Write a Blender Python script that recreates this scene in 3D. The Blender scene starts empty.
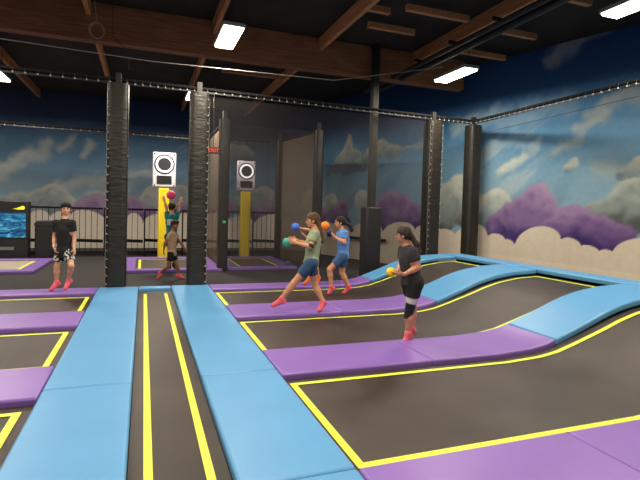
import bpy, bmesh, math, random
import numpy as np
from mathutils import Vector, Matrix
random.seed(4)
SC = bpy.context.scene
COL = SC.collection
# ------------------------------------------------------------------ camera frame
FPX = 480.0; CAMH = 1.65
YAW = math.radians(20.2); PITCH = math.radians(1.8); RHO = .028; ROLL = math.atan(RHO)
Fw = np.array([math.sin(YAW), math.cos(YAW)]); Rt = np.array([math.cos(YAW), -math.sin(YAW)])
def hor(px): return 210 + .028 * (px - 320)
def ray(px): a = (px - 320) / FPX; return Fw + a * Rt
CP, SP = math.cos(PITCH), math.sin(PITCH); PY0 = 210 + FPX * math.tan(PITCH)
def unroll(px, py): u, v = px - 320, py - PY0; return u + RHO * v, v - RHO * u
def kap(px, py):
    u, v = unroll(px, py); return u, (v * CP + FPX * SP) / (FPX * CP - v * SP)      # h = kap * t (h is below the eye)
def lat(u, t, h): return u / FPX * (t * CP + h * SP)
def at_depth(px, t, py=None):
    u, k = kap(px, hor(px) if py is None else py); l = lat(u, t, k * t); d = Fw * t + Rt * l; return float(d[0]), float(d[1])
def z_at(px, py, t): return CAMH - kap(px, py)[1] * t
def on_floor(px, py, z=0.0):
    u, k = kap(px, py); t = (CAMH - z) / k; d = Fw * t + Rt * lat(u, t, CAMH - z); return float(d[0]), float(d[1]), t
def dir3(px, py):
    u, k = kap(px, py); d = Fw + Rt * lat(u, 1, k); return d, k

cam = bpy.data.cameras.new('camera'); cam.sensor_width = 36; cam.lens = FPX / 640 * 36
cam.shift_y = -(240 - PY0) / 640; cam.clip_start = .05; cam.clip_end = 200
co = bpy.data.objects.new('camera', cam); COL.objects.link(co)
M = Matrix.Rotation(-YAW, 4, 'Z') @ Matrix.Rotation(math.radians(90) - PITCH, 4, 'X') @ Matrix.Rotation(ROLL, 4, 'Z')
co.matrix_world = Matrix.Translation((0, 0, CAMH)) @ M
SC.camera = co
SC.view_settings.view_transform = 'Standard'
SC.view_settings.look = 'None'
SC.view_settings.exposure = 0.0

# ------------------------------------------------------------------ helpers
def lin(c):
    return tuple(((v / 12.92) if v <= .04045 else ((v + .055) / 1.055) ** 2.4) for v in [x / 255 for x in c])
MATS = {}
def mat(name, rgb, rough=.6, metal=0, var=.12, vscale=6, bump=0, bscale=40, spec=.5, emit=None, estr=0, stretch=None):
    if name in MATS: return MATS[name]
    m = bpy.data.materials.new(name); m.use_nodes = True
    nt = m.node_tree; b = nt.nodes['Principled BSDF']
    c = lin(rgb)
    tc = nt.nodes.new('ShaderNodeTexCoord'); src = tc.outputs['Object']
    if stretch:
        mp = nt.nodes.new('ShaderNodeMapping'); mp.inputs['Scale'].default_value = stretch
        nt.links.new(src, mp.inputs[0]); src = mp.outputs[0]
    n = nt.nodes.new('ShaderNodeTexNoise'); n.inputs['Scale'].default_value = vscale; n.inputs['Detail'].default_value = 5
    nt.links.new(src, n.inputs['Vector'])
    cr = nt.nodes.new('ShaderNodeValToRGB')
    cr.color_ramp.elements[0].position = .3; cr.color_ramp.elements[1].position = .7
    cr.color_ramp.elements[0].color = (*[v * (1 - var) for v in c], 1)
    cr.color_ramp.elements[1].color = (*[min(1, v * (1 + var)) for v in c], 1)
    nt.links.new(n.outputs['Fac'], cr.inputs[0]); nt.links.new(cr.outputs[0], b.inputs['Base Color'])
    b.inputs['Roughness'].default_value = rough; b.inputs['Metallic'].default_value = metal
    b.inputs['Specular IOR Level'].default_value = spec
    if bump:
        n2 = nt.nodes.new('ShaderNodeTexNoise'); n2.inputs['Scale'].default_value = bscale; n2.inputs['Detail'].default_value = 3
        nt.links.new(src, n2.inputs['Vector'])
        bp = nt.nodes.new('ShaderNodeBump'); bp.inputs['Strength'].default_value = bump; bp.inputs['Distance'].default_value = .02
        nt.links.new(n2.outputs['Fac'], bp.inputs['Height']); nt.links.new(bp.outputs[0], b.inputs['Normal'])
    if emit:
        b.inputs['Emission Color'].default_value = (*lin(emit), 1); b.inputs['Emission Strength'].default_value = estr
    MATS[name] = m; return m

WO = {}
def link(name, me, parent=None, loc=(0, 0, 0)):
    o = bpy.data.objects.new(name, me); COL.objects.link(o); o.location = loc
    if parent is not None: o.parent = parent
    return o
def tag(o, label=None, cat=None, group=None, kind=None):
    if label: o['label'] = label
    if cat: o['category'] = cat
    if group: o['group'] = group
    if kind: o['kind'] = kind
    return o
def smooth(me, ang=40):
    for p in me.polygons: p.use_smooth = True
    try: me.set_sharp_from_angle(angle=math.radians(ang))
    except Exception: pass
def mk(name, bm, m, parent=None, bevel=0, sm=True, segs=2):
    """bm in WORLD coordinates; origin goes to base centre, or is relative to the parent's world origin"""
    me = bpy.data.meshes.new(name)
    bmesh.ops.recalc_face_normals(bm, faces=bm.faces)
    cs = [v.co for v in bm.verts]
    lo = Vector((min(c.x for c in cs), min(c.y for c in cs), min(c.z for c in cs)))
    hi = Vector((max(c.x for c in cs), max(c.y for c in cs), max(c.z for c in cs)))
    org = Vector(((lo.x + hi.x) / 2, (lo.y + hi.y) / 2, lo.z))
    bmesh.ops.translate(bm, verts=bm.verts, vec=-org)
    bm.to_mesh(me); bm.free()
    if isinstance(m, (list, tuple)):
        for mm in m: me.materials.append(mm)
    else: me.materials.append(m)
    if sm: smooth(me)
    po = WO[parent.name] if parent is not None else Vector((0, 0, 0))
    o = link(name, me, parent, org - po); WO[o.name] = org
    if bevel:
        b = o.modifiers.new('bevel', 'BEVEL'); b.width = bevel; b.segments = segs; b.limit_method = 'ANGLE'; b.angle_limit = math.radians(35)
    return o
def empty(name, loc):
    o = bpy.data.objects.new(name, None); COL.objects.link(o); o.location = loc; o.empty_display_size = .2
    WO[o.name] = Vector(loc); return o
def B(): return bmesh.new()
def box(bm, x0, x1, y0, y1, z0, z1):
    vs = [bm.verts.new(p) for p in [(x0,y0,z0),(x1,y0,z0),(x1,y1,z0),(x0,y1,z0),(x0,y0,z1),(x1,y0,z1),(x1,y1,z1),(x0,y1,z1)]]
    for f in [(0,3,2,1),(4,5,6,7),(0,1,5,4),(1,2,6,5),(2,3,7,6),(3,0,4,7)]: bm.faces.new([vs[i] for i in f])
    return bm
def bar(bm, p0, p1, w, h=None):
    """rectangular bar p0-p1"""
    h = h or w; p0 = Vector(p0); p1 = Vector(p1); d = (p1 - p0).normalized()
    up = Vector((0, 0, 1)) if abs(d.z) < .95 else Vector((0, 1, 0))
    s = d.cross(up).normalized(); u = s.cross(d)
    vs = [bm.verts.new(p + s * a * w / 2 + u * b * h / 2) for p in (p0, p1) for a, b in ((-1,-1),(1,-1),(1,1),(-1,1))]
    for f in [(0,1,2,3),(7,6,5,4),(0,4,5,1),(1,5,6,2),(2,6,7,3),(3,7,4,0)]: bm.faces.new([vs[i] for i in f])
    return bm
def tube(bm, pts, r, n=10, caps=True):
    pts = [Vector(p) for p in pts]; rings = []
    rs = r if isinstance(r, (list, tuple)) else [r] * len(pts)
    for i, p in enumerate(pts):
        d = (pts[min(i + 1, len(pts) - 1)] - pts[max(i - 1, 0)]).normalized()
        up = Vector((0, 0, 1)) if abs(d.z) < .9 else Vector((0, 1, 0))
        s = d.cross(up).normalized(); u = s.cross(d)
        rings.append([bm.verts.new(p + (s * math.cos(a) + u * math.sin(a)) * rs[i]) for a in [2 * math.pi * k / n for k in range(n)]])
    for a, b in zip(rings, rings[1:]):
        for k in range(n): bm.faces.new([a[k], a[(k + 1) % n], b[(k + 1) % n], b[k]])
    if caps: bm.faces.new(rings[0][::-1]); bm.faces.new(rings[-1])
    return bm
def ball(bm, c, r, seg=24, rings=14):
    bmesh.ops.create_uvsphere(bm, u_segments=seg, v_segments=rings, radius=r, matrix=Matrix.Translation(c)); return bm

# ------------------------------------------------------------------ materials
m_vinyl_blue = mat('blue_vinyl', (88, 151, 198), .42, var=.04, vscale=2, bump=.08, bscale=5)
m_vinyl_purple = mat('purple_vinyl', (128, 94, 170), .42, var=.05, vscale=2, bump=.08, bscale=5)
m_bed = mat('woven_black_bed', (58, 48, 41), .4, var=.35, vscale=1.6, bump=.25, bscale=220)  # strong tone blotches stand in for glossy sheen patches on the mat
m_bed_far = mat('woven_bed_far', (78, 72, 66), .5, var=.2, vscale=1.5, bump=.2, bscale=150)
m_yellow = mat('yellow_line', (218, 228, 66), .5, var=.04, vscale=10)
m_black = mat('black_frame', (20, 20, 21), .5, var=.15)
m_pad_black = mat('black_pillar_vinyl', (36, 32, 26), .4, var=.25, vscale=5, bump=.6, bscale=7, stretch=(1, 1, 2.6))
m_white = mat('white_plastic', (215, 214, 210), .5, var=.05)
m_cord = mat('white_cord', (150, 146, 134), .6, var=.1)
m_carpet = mat('dark_carpet', (48, 44, 44), .95, var=.3, vscale=30, bump=.3, bscale=200)
m_wood = mat('brown_timber', (142, 92, 60), .7, var=.35, vscale=5, bump=.2, bscale=30, stretch=(.4, 6, 6))
m_wood2 = mat('tan_timber', (196, 136, 90), .7, var=.3, vscale=5, bump=.2, bscale=30, stretch=(6, .4, 6))
m_deck = mat('dark_roof_deck', (44, 36, 31), .9, var=.3, vscale=2)
m_steel = mat('dark_steel', (46, 42, 39), .5, metal=.3, var=.2)
m_yellow_post = mat('yellow_post_vinyl', (235, 205, 20), .5, var=.06)
m_led = mat('lit_diffuser', (255, 250, 235), .5, var=0, emit=(255, 244, 220), estr=14)
m_housing = mat('fixture_housing', (150, 150, 145), .5, var=.05)
m_rail = mat('railing_black_metal', (22, 21, 21), .85, var=.1, spec=.15)

# ------------------------------------------------------------------ noise in numpy
def vnoise(x, y, seed):
    rng = np.random.RandomState(seed); T = rng.rand(64, 64)
    xi = np.floor(x).astype(int); yi = np.floor(y).astype(int); fx = x - xi; fy = y - yi
    fx = fx * fx * (3 - 2 * fx); fy = fy * fy * (3 - 2 * fy)
    a = T[xi % 64, yi % 64]; b = T[(xi + 1) % 64, yi % 64]; c = T[xi % 64, (yi + 1) % 64]; d = T[(xi + 1) % 64, (yi + 1) % 64]
    return (a * (1 - fx) + b * fx) * (1 - fy) + (c * (1 - fx) + d * fx) * fy
def fbm(x, y, seed, o=4):
    s = 0; a = .5; t = 0
    for i in range(o): s = s + a * vnoise(x * 2 ** i, y * 2 ** i, seed + i); t += a; a *= .55
    return s / t
def sst(a, b, x): t = np.clip((x - a) / (b - a), 0, 1); return t * t * (3 - 2 * t)

# ------------------------------------------------------------------ room
CEIL = 5.7
BACK_Y = 20.0
WP = np.array([8.62, 10.2]); WD = np.array([math.sin(math.radians(18)), -math.cos(math.radians(18))])   # right wall: point and direction towards the viewer
def wallR(px, py):   # photo direction -> (u, z) on the right wall
    r, k = dir3(px, py); A = np.array([[r[0], -WD[0]], [r[1], -WD[1]]]); t, u = np.linalg.solve(A, WP)
    return u, CAMH - k * t, t
def wallB(px, py):
    r, k = dir3(px, py); t = BACK_Y / r[1]; return r[0] * t, CAMH - k * t, t

def paint(U, Z, W, groups, arcs, streaks, seed, dim=1.0, big=None):
    """sky, clouds and cream scallops of the mural, in wall metres"""
    def L(c): return np.array(lin(c))[None, None, :]
    def mix(a, b, m): return a * (1 - m[..., None]) + b * m[..., None]
    h = np.clip(Z / CEIL, 0, 1)
    n1 = fbm(U * .35 + 3, Z * .6, seed, 4); n2 = fbm(U * 1.6, Z * 1.9, seed + 9, 4)
    col = np.zeros(U.shape + (3,)) + L((132, 166, 184))
    col = mix(col, L((86, 138, 176)), sst(.32, .66, h + (n1 - .5) * .35))
    col = mix(col, L((44, 86, 138)), sst(.62, .88, h + (n1 - .5) * .2))
    col = mix(col, L((26, 54, 104)), sst(.85, 1.05, h))
    # wispy diagonal streaks
    a = math.radians(38); ur = U * math.cos(a) + Z * math.sin(a); vr = -U * math.sin(a) + Z * math.cos(a)
    st = fbm(ur * .55, vr * 2.6, seed + 21, 4); gate = fbm(U * .5, Z * .5, seed + 33, 2)
    col = mix(col, L((190, 196, 190)), sst(.56, .78, st) * sst(.42, .62, gate) * .4 * sst(.9, .6, h))
    col = mix(col, L((34, 84, 128)), sst(.55, .8, fbm(ur * .5 + 9, vr * 1.6, seed + 40, 3)) * .22)
    for (p0, p1, w, cc, op) in streaks:
        (u0, z0, _), (u1, z1, _) = W(*p0), W(*p1)
        wu = U + (n2 - .5) * .5; wz = Z + (fbm(U * 2.2 + 5, Z * 2.2, seed + 50, 3) - .5) * .5
        dx, dz = u1 - u0, z1 - z0; LL = dx * dx + dz * dz
        t = np.clip(((wu - u0) * dx + (wz - z0) * dz) / LL, 0, 1)
        d = np.hypot(wu - u0 - t * dx, wz - z0 - t * dz)
        col = mix(col, L(cc), sst(w, w * .1, d) * (.5 + .6 * n2).clip(0, 1) * op)
    for g in groups:
        light, mid, dark, blobs = g
        wu = U + (fbm(U * 1.7, Z * 1.7, seed + 60, 3) - .5) * .17 + (fbm(U * 6, Z * 6, seed + 70, 2) - .5) * .1
        wz = Z + (fbm(U * 1.7 + 7, Z * 1.7 + 3, seed + 61, 3) - .5) * .17 + (fbm(U * 6 + 3, Z * 6, seed + 71, 2) - .5) * .1
        acc = np.zeros(U.shape); zb = []; ks = .09
        for (px, py, r) in blobs:
            u, z, t = W(px, py); rr = r * t / FPX * (1.05 if dim == 1 else 1.2)
            acc += np.exp(np.clip(-(np.hypot((wu - u), (wz - z)) - rr) / ks, -50, 50)); zb += [z - rr, z + rr]
        d = -ks * np.log(acc + 1e-20) + .05
        m = sst(.05, -.04, d)
        rel = (Z - min(zb)) / (max(zb) - min(zb) + 1e-6)
        puff = fbm(U * 1.9 + .8 * fbm(U * 2, Z * 2, seed + 82, 2), Z * 2.3 + .8 * fbm(U * 2 + 5, Z * 2, seed + 84, 2), seed + 80, 4)
        s = np.clip(rel * .85 + (puff - .5) * .75 + .05, 0, 1)
        c = mix(np.zeros(U.shape + (3,)) + L(dark), L(mid), sst(.1, .5, s)); c = mix(c, L(light), sst(.5, .95, s))
        c = mix(c, L(light), sst(-.2, -.02, d) * sst(.3, .7, rel) * .55)
        col = mix(col, c, m)
    # cream scallops
    cu = [W(*a) for a in arcs['cusps']]; tops = [W(*a) for a in arcs['tops']]
    top = np.full(U.shape, cu[0][1] + .0)
    for i in range(len(cu) - 1):
        (u0, z0, _), (u1, z1, _) = cu[i], cu[i + 1]
        if u0 > u1: u0, z0, u1, z1 = u1, z1, u0, z0
        s = (U - u0) / (u1 - u0); ins = (s >= 0) & (s <= 1); k = 2 * s - 1
        zl = z0 + (z1 - z0) * s
        bulge = max(.05, tops[i][1] - (z0 + z1) / 2)
        zz = zl + bulge * np.sqrt(np.clip(1 - k * k, 0, 1))
        top = np.where(ins, zz, top)
    us = [c[0] for c in cu]
    rep = cu[-1][1] + .35 * np.abs(np.sin(U * 2.1)) ** .6
    top = np.where((U < min(us)) | (U > max(us)), rep, top)
    cm = sst(-.012, .012, top - Z)
    cream = np.zeros(U.shape + (3,)) + L((218, 204, 184))
    cream = cream * (0.96 + .08 * n2[..., None])
    col = mix(col, cream, cm)
    if dim < 1: col = col * .8 + .2 * (col @ np.array([.25, .6, .15]))[..., None] * np.array([1.0, 1.0, 1.05])
    return np.clip(col * dim, 0, 1)

def mural_wall(name, P0, D, u0, u1, step, painter, rough=.75):
    nu = int((u1 - u0) / step) + 1; nz = int((CEIL + .05) / step) + 1
    us = np.linspace(u0, u1, nu); zs = np.linspace(-.05, CEIL, nz)
    U, Z = np.meshgrid(us, zs, indexing='ij')
    col = painter(U, Z)
    X = P0[0] + D[0] * U; Y = P0[1] + D[1] * U
    co_ = np.stack([X, Y, Z], -1).reshape(-1, 3)
    idx = np.arange(nu * nz).reshape(nu, nz)
    f = np.stack([idx[:-1, :-1], idx[1:, :-1], idx[1:, 1:], idx[:-1, 1:]], -1).reshape(-1, 4)
    me = bpy.data.meshes.new(name)
    me.vertices.add(len(co_)); me.vertices.foreach_set('co', co_.ravel())
    me.loops.add(f.size); me.loops.foreach_set('vertex_index', f.ravel())
    me.polygons.add(len(f)); me.polygons.foreach_set('loop_start', np.arange(0, f.size, 4))
    me.update()
    ca = me.color_attributes.new('mural', 'FLOAT_COLOR', 'POINT')
    rgba = np.concatenate([col.reshape(-1, 3), np.ones((len(co_), 1))], 1).astype(np.float32)
    ca.data.foreach_set('color', rgba.ravel())
    me.validate()
    m = bpy.data.materials.new(name + '_mural_paint'); m.use_nodes = True; nt = m.node_tree; b = nt.nodes['Principled BSDF']
    at = nt.nodes.new('ShaderNodeVertexColor'); at.layer_name = 'mural'
    n = nt.nodes.new('ShaderNodeTexNoise'); n.inputs['Scale'].default_value = 9; n.inputs['Detail'].default_value = 6
    tc = nt.nodes.new('ShaderNodeTexCoord'); nt.links.new(tc.outputs['Object'], n.inputs['Vector'])
    mx = nt.nodes.new('ShaderNodeMix'); mx.data_type = 'RGBA'; mx.blend_type = 'MULTIPLY'; mx.inputs[0].default_value = .25
    cr = nt.nodes.new('ShaderNodeValToRGB'); cr.color_ramp.elements[0].color = (.7, .7, .7, 1); cr.color_ramp.elements[0].position = .3
    cr.color_ramp.elements[1].position = .65
    nt.links.new(n.outputs['Fac'], cr.inputs[0]); nt.links.new(at.outputs['Color'], mx.inputs[6]); nt.links.new(cr.outputs[0], mx.inputs[7])
    nt.links.new(mx.outputs[2], b.inputs['Base Color']); b.inputs['Roughness'].default_value = rough; b.inputs['Specular IOR Level'].default_value = .25
    me.materials.append(m)
    o = link(name, me); WO[o.name] = Vector((0, 0, 0)); tag(o, kind='structure'); return o

GW = ((200, 200, 188), (146, 160, 162), (104, 120, 130))
GG = ((190, 194, 184), (134, 146, 142), (84, 88, 86))
PU = ((166, 140, 172), (126, 100, 146), (70, 50, 112))
PD = ((158, 130, 168), (108, 80, 134), (56, 38, 100))
groupsR = [
    (*GW, [(350, 136, 2.5), (349.5, 142, 4), (349, 148, 5.5), (346, 155, 8), (355, 156, 8), (341, 163, 8), (352, 165, 10), (362, 165, 8), (334, 169, 6), (345, 170, 7), (328, 173, 4)]),
    (*GW, [(372, 152, 8), (379, 146, 7), (384, 150, 8), (392, 150, 6), (399, 150, 4.5), (364, 158, 6)]),
    (*GW, [(330, 205, 12), (342, 215, 10), (362, 200, 12), (310, 200, 12)]),
    (*GG, [(447, 192, 10), (460, 185, 12), (452, 206, 14), (436, 205, 13), (466, 215, 14), (444, 222, 12), (430, 222, 12), (478, 205, 12)]),
    (*GW, [(487, 203, 9), (496, 198, 9), (505, 203, 8), (488, 218, 14)]),
    (*GG, [(590, 208, 8), (604, 207, 9), (620, 200, 14), (636, 190, 16), (640, 214, 22), (612, 220, 14), (628, 212, 14)]),
    (*GW, [(618, 178, 5), (632, 172, 8), (645, 165, 10)]),
    (*GW, [(567, 169, 6), (576, 163, 4)]),
    (*PU, [(343, 206, 9), (334, 216, 10), (320, 216, 11), (347, 222, 6)]),
    (*PU, [(392, 200, 11), (384, 208, 12), (402, 204, 11), (412, 214, 12), (380, 222, 12), (398, 224, 12), (420, 222, 12)]),
    (*PU, [(541, 191, 8), (531, 197, 9), (547, 202, 10), (519, 204, 9), (507, 212, 9), (498, 220, 9), (528, 214, 14), (512, 226, 12), (491, 229, 8), (545, 216, 12), (500, 234, 9), (512, 238, 9), (524, 232, 12)]),
    (*PD, [(562, 216, 9), (573, 214, 9), (585, 218, 10), (553, 225, 9), (598, 225, 10), (608, 230, 8), (620, 232, 7), (632, 236, 6), (575, 232, 14), (596, 238, 12), (612, 243, 9), (558, 236, 10), (545, 232, 9), (622, 246, 9), (590, 246, 9), (570, 242, 9)]),
]
arcsR = dict(cusps=[(322, 232), (336, 230), (351, 232), (365, 228), (382.5, 234), (415, 231), (436, 233), (455, 235.5), (468, 233), (487.5, 238), (505, 240.5), (515, 246), (561, 241.5), (581, 247), (599, 252), (612.5, 253), (668, 250), (700, 262), (760, 262)],
             tops=[(330, 223), (344, 222), (358, 224), (374, 220), (397, 222), (425, 225), (446, 229), (461, 229), (479, 224), (496, 233.5), (510, 240), (538, 226.5), (571, 238), (590, 245.7), (606, 249.5), (640, 238), (684, 240), (730, 232)])
streaksR = [((552, 64), (574, 42), .28, (150, 158, 168), .8), ((574, 42), (618, 18), .22, (120, 134, 150), .7),
            ((505, 170), (520, 152), .22, (205, 206, 190), .9), ((520, 152), (540, 143), .18, (180, 190, 186), .6),
            ((576, 132), (604, 118), .25, (190, 190, 170), .6), ((455, 128), (490, 112), .35, (170, 196, 206), .6), ((500, 120), (560, 104), .5, (150, 180, 200), .55),  # broad pale streak along the rail is lamp glow painted onto the wall
            ((590, 112), (640, 92), .3, (180, 180, 165), .6), ((562, 150), (580, 142), .2, (176, 180, 170), .6), ((598, 168), (640, 176), .35, (170, 170, 150), .6),
            ((390, 151), (422, 146), .12, (176, 178, 170), .9), ((470, 185), (480, 175), .2, (200, 200, 190), .6), ((385, 165), (425, 140), .15, (150, 170, 180), .5)]
groupsB = [
    (*GW, [(40, 197, 8), (52, 193, 9), (33, 205, 9), (60, 200, 9), (48, 206, 12), (20, 200, 8), (8, 204, 9), (68, 205, 7)]),
    (*GW, [(150, 197, 8), (158, 193, 8), (180, 196, 10), (146, 207, 8), (168, 202, 9), (140, 210, 8)]),
    (*GW, [(232, 152, 8), (244, 154, 9), (225, 158, 7)]), (*GW, [(255, 200, 9), (265, 196, 9), (240, 205, 8)]),
    (*PU, [(80, 208, 5), (88, 204, 7), (97, 203, 8), (106, 207, 9), (111, 214, 9), (72, 211, 5), (98, 214, 10), (84, 214, 8), (118, 210, 10)]),
    (*PU, [(130, 203, 8), (137, 212, 9), (126, 214, 9), (146, 216, 7)]),
    (*PU, [(150, 212, 6), (172, 213, 8), (186, 210, 8), (225, 208, 10), (250, 214, 9), (270, 210, 9), (205, 210, 8)]),
]
arcsB = dict(cusps=[(-40, 216), (0, 217), (28, 219), (50, 218), (71, 216), (107, 223), (127, 220), (143, 224), (170, 222), (200, 222), (230, 222), (255, 224), (290, 222)],
             tops=[(-20, 206), (14, 209), (39, 210), (60, 211), (88, 210.5), (117, 214), (135, 213), (155, 214), (185, 213), (215, 213), (242, 216), (270, 214)])
streaksB = [((0, 174), (30, 150), .4, (196, 200, 192), .9), ((92, 196), (122, 186), .35, (190, 196, 190), .8), ((206, 180), (222, 168), .4, (170, 180, 182), .6), ((38, 155), (50, 142), .3, (188, 194, 188), .8), ((60, 150), (70, 138), .25, (188, 194, 188), .8),
            ((85, 152), (92, 145), .25, (188, 194, 188), .8), ((60, 186), (112, 176), .3, (190, 194, 188), .8), ((130, 178), (150, 174), .3, (180, 186, 184), .8)]
mural_wall('wall_right', WP, WD, -11.0, 14.0, .026, lambda U, Z: paint(U, Z, wallR, groupsR, arcsR, streaksR, 5))
mural_wall('wall_back', np.array([0, BACK_Y]), np.array([1., 0.]), -10.0, 7.0, .034, lambda U, Z: paint(U, Z, wallB, groupsB, arcsB, streaksB, 17, .999))
tag(mk('floor', box(B(), -10, 16, -4, 20.6, -.1, -.03), m_carpet), kind='structure')
m_wallpaint = mat('plain_navy_wall', (70, 84, 104), .8, var=.06, vscale=2)
tag(mk('wall_left', box(B(), -10.1, -10, -4, 20.6, -.05, CEIL), m_wallpaint), kind='structure')
tag(mk('wall_front', box(B(), -10, 16, -4.1, -4, -.05, CEIL), m_wallpaint), kind='structure')
ceil = tag(mk('ceiling', box(B(), -10, 16, -4, 20.6, CEIL, CEIL + .1), m_deck), kind='structure')
# timber of the roof
mk('main_beam', box(B(), -9.9, 7.9, 10.75, 11.0, 4.93, CEIL - .01), m_wood, ceil, bevel=.01)
PUR = [-6.0, -3.6, -1.09, 1.38, 3.84, 6.35]
for i, x in enumerate(PUR):
    yb = 19.9 if x < 4 else 12.6
    big = x == 3.76
    w = .09 if not big else .14; zb = 5.4 if not big else 5.2
    mk('purlin', box(B(), x - w / 2, x + w / 2, -3.9, 10.74, zb, CEIL - .01), m_wood2, ceil, bevel=.008)
    if yb > 11.1 and x != 6.25: mk('purlin', box(B(), x - w / 2, x + w / 2, 11.01, yb, 5.42, CEIL - .01), m_wood2, ceil, bevel=.008)
for (x0, x1, y) in [(3.1, 3.7, 6.3), (3.82, 4.5, 6.3), (2.6, 3.7, 7.4), (3.82, 4.5, 7.4), (4.7, 5.6, 7.0), (4.6, 6.0, 8.1), (4.3, 5.4, 9.15), (3.82, 4.4, 8.4),
                    (6.4, 7.5, 6.6), (6.4, 7.9, 8.3), (5.0, 6.0, 5.6), (6.4, 7.6, 4.9), (6.4, 8.3, 9.7), (1.6, 3.2, 12.6), (2.0, 3.6, 13.8)]:
    mk('lit_joist_piece', box(B(), x0, x1, y - .05, y + .05, 5.46, 5.58), m_wood2, ceil, bevel=.006)  # short pieces: only the stretches of joist that catch light are shaped
# twin pipe run under the roof + the dark column
pr = empty('ceiling_pipe_run', (5.9, 6, 5.0))
tag(pr, 'twin dark steel pipes running under the roof timbers toward the column', 'pipe')
for x, r in ((5.78, .05), (6.02, .07)): mk('pipe', tube(B(), [(x, -3, 5.0), (x, 12.4, 5.0)], r), m_steel, pr)
for y in np.arange(.5, 12, 1.3): mk('bracket', bar(B(), (5.7, y, 5.1), (6.14, y, 5.1), .04, .06), m_steel, pr)
cx, cy = at_depth(371, 11.75)
cl = empty('steel_column', (cx, cy, -.03)); tag(cl, 'dark steel building column with a wide black padded base behind the net', 'column')
mk('shaft', box(B(), cx - .08, cx + .08, cy - .08, cy + .08, -.03, CEIL - .02), m_steel, cl, bevel=.01)
mk('base_pad', box(B(), cx - .2, cx + .2, cy - .2, cy + .2, -.02, 1.76), m_black, cl, bevel=.04)

# ------------------------------------------------------------------ trampolines and pads of the near court
def prof(x):   # height of the bed along x (0 on the flat, rising ramp on the right)
    xs = [3.9, 4.3, 4.57, 4.84, 5.25, 5.55, 5.86, 6.3, 6.9]; zs = [0, .02, .06, .13, .275, .375, .46, .535, .56]
    if x <= xs[0]: return 0.
    return float(np.interp(x, xs, np.convolve(np.pad(zs, 1, 'edge'), [.15, .7, .15], 'valid')))
def pprof(x): return .06 + prof(x) + .045 * min(1, max(0, (x - 4.5) / 1.0))
def pad(x0, x1, y0, y1, m, label, group, zf=None, bottom=None):
    zf = zf or (lambda x: .06); bm = B(); n = 1 if (abs(zf(x0) - zf(x1)) < 1e-4) else 14
    g = .004
    x0 += g; x1 -= g; y0 += g; y1 -= g; rows = []
    for i in range(n + 1):
        x = x0 + (x1 - x0) * i / n; z = zf(x)
        zb = z - .085 if bottom is None else bottom
        rows.append([bm.verts.new(p) for p in ((x, y0, zb), (x, y1, zb), (x, y1, z), (x, y0, z))])
    for a, b in zip(rows, rows[1:]):
        for k in range(4): bm.faces.new([a[k], a[(k + 1) % 4], b[(k + 1) % 4], b[k]])
    bm.faces.new(rows[0][::-1]); bm.faces.new(rows[-1])
    o = mk('floor_pad', bm, m, bevel=.022, segs=3); tag(o, label, 'pad', group); return o
def strip(pts, w, m, name, parent, zoff=.006, zf=prof):
    """flat ribbon painted/sewn on the bed following its height"""
    bm = B(); 
    for (xa, ya), (xb, yb) in pts:
        n = max(1, int(abs(xb - xa) / .12)); dx, dy = xb - xa, yb - ya; l = math.hypot(dx, dy); nx, ny = -dy / l * w / 2, dx / l * w / 2
        prev = None
        for i in range(n + 1):
            x = xa + dx * i / n; y = ya + dy * i / n
            q = [bm.verts.new((x + nx, y + ny, zf(x + nx) + zoff)), bm.verts.new((x - nx, y - ny, zf(x - nx) + zoff))]
            if prev: bm.faces.new([prev[0], prev[1], q[1], q[0]])
            prev = q
    return mk(name, bm, m, parent)
def trampoline(x0, x1, y0, y1, label, rect=None, lines=None, zf=prof, group=None, bedm=None, lw=.06, z=0):
    e = empty('trampoline', ((x0 + x1) / 2, (y0 + y1) / 2, -.02 + z)); tag(e, label, 'trampoline', group)
    bm = B(); nx = max(2, int((x1 - x0) / .12)); rows = []
    for i in range(nx + 1):
        x = x0 + (x1 - x0) * i / nx; r = []
        for j in range(9):
            y = y0 + (y1 - y0) * j / 8
            r.append(bm.verts.new((x, y, zf(x) + z)))
        rows.append(r)
    for a, b in zip(rows, rows[1:]):
        for j in range(8): bm.faces.new([a[j], b[j], b[j + 1], a[j + 1]])
    mk('jump_bed', bm, bedm or m_bed, e)
    if rect:
        a, b, c, d = rect; h = lw / 2
        strip([((a - h, c), (b + h, c)), ((a - h, d), (b + h, d)), ((a, c + h), (a, d - h)), ((b, c + h), (b, d - h))], lw, m_yellow, 'boundary_line', e, zf=lambda x: zf(x) + z)
    for ln in (lines or []): strip([ln], lw, m_yellow, 'boundary_line', e, zf=lambda x: zf(x) + z)
    return e
XL0, XL1, XR0, XR1 = -.79, -.07, .53, 1.27
XRAMP = 4.7; XTOP0, XTOP1 = 6.86, 7.36
rows = [(1.75, 2.66), (4.4, 5.25), (6.93, 7.85), (9.4, 10.0)]
g = 'blue pads beside the runway'
for (x0, x1, sd) in ((XL0, XL1, 'left'), (XR0, XR1, 'right')):
    for (y0, y1, w) in ((-.5, 2.66, 'nearest'), (2.66, 4.57, 'second from the viewer'), (4.57, 9.99, 'farthest and longest')):
        if sd == 'left' and y0 < 0: w = 'nearest, at the very bottom'
        pad(x0, x1, y0, y1, m_vinyl_blue, 'blue vinyl pad on the %s side of the runway trampoline, %s' % (sd, w), g)
pad(XL1, XR0, 9.75, 9.99, m_vinyl_blue, 'short blue pad closing the far end of the runway', None)
mid = {0: 'nearest', 1: 'between the two nearest lanes', 2: 'under the girl in green', 3: 'farthest, below the net'}
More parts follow.
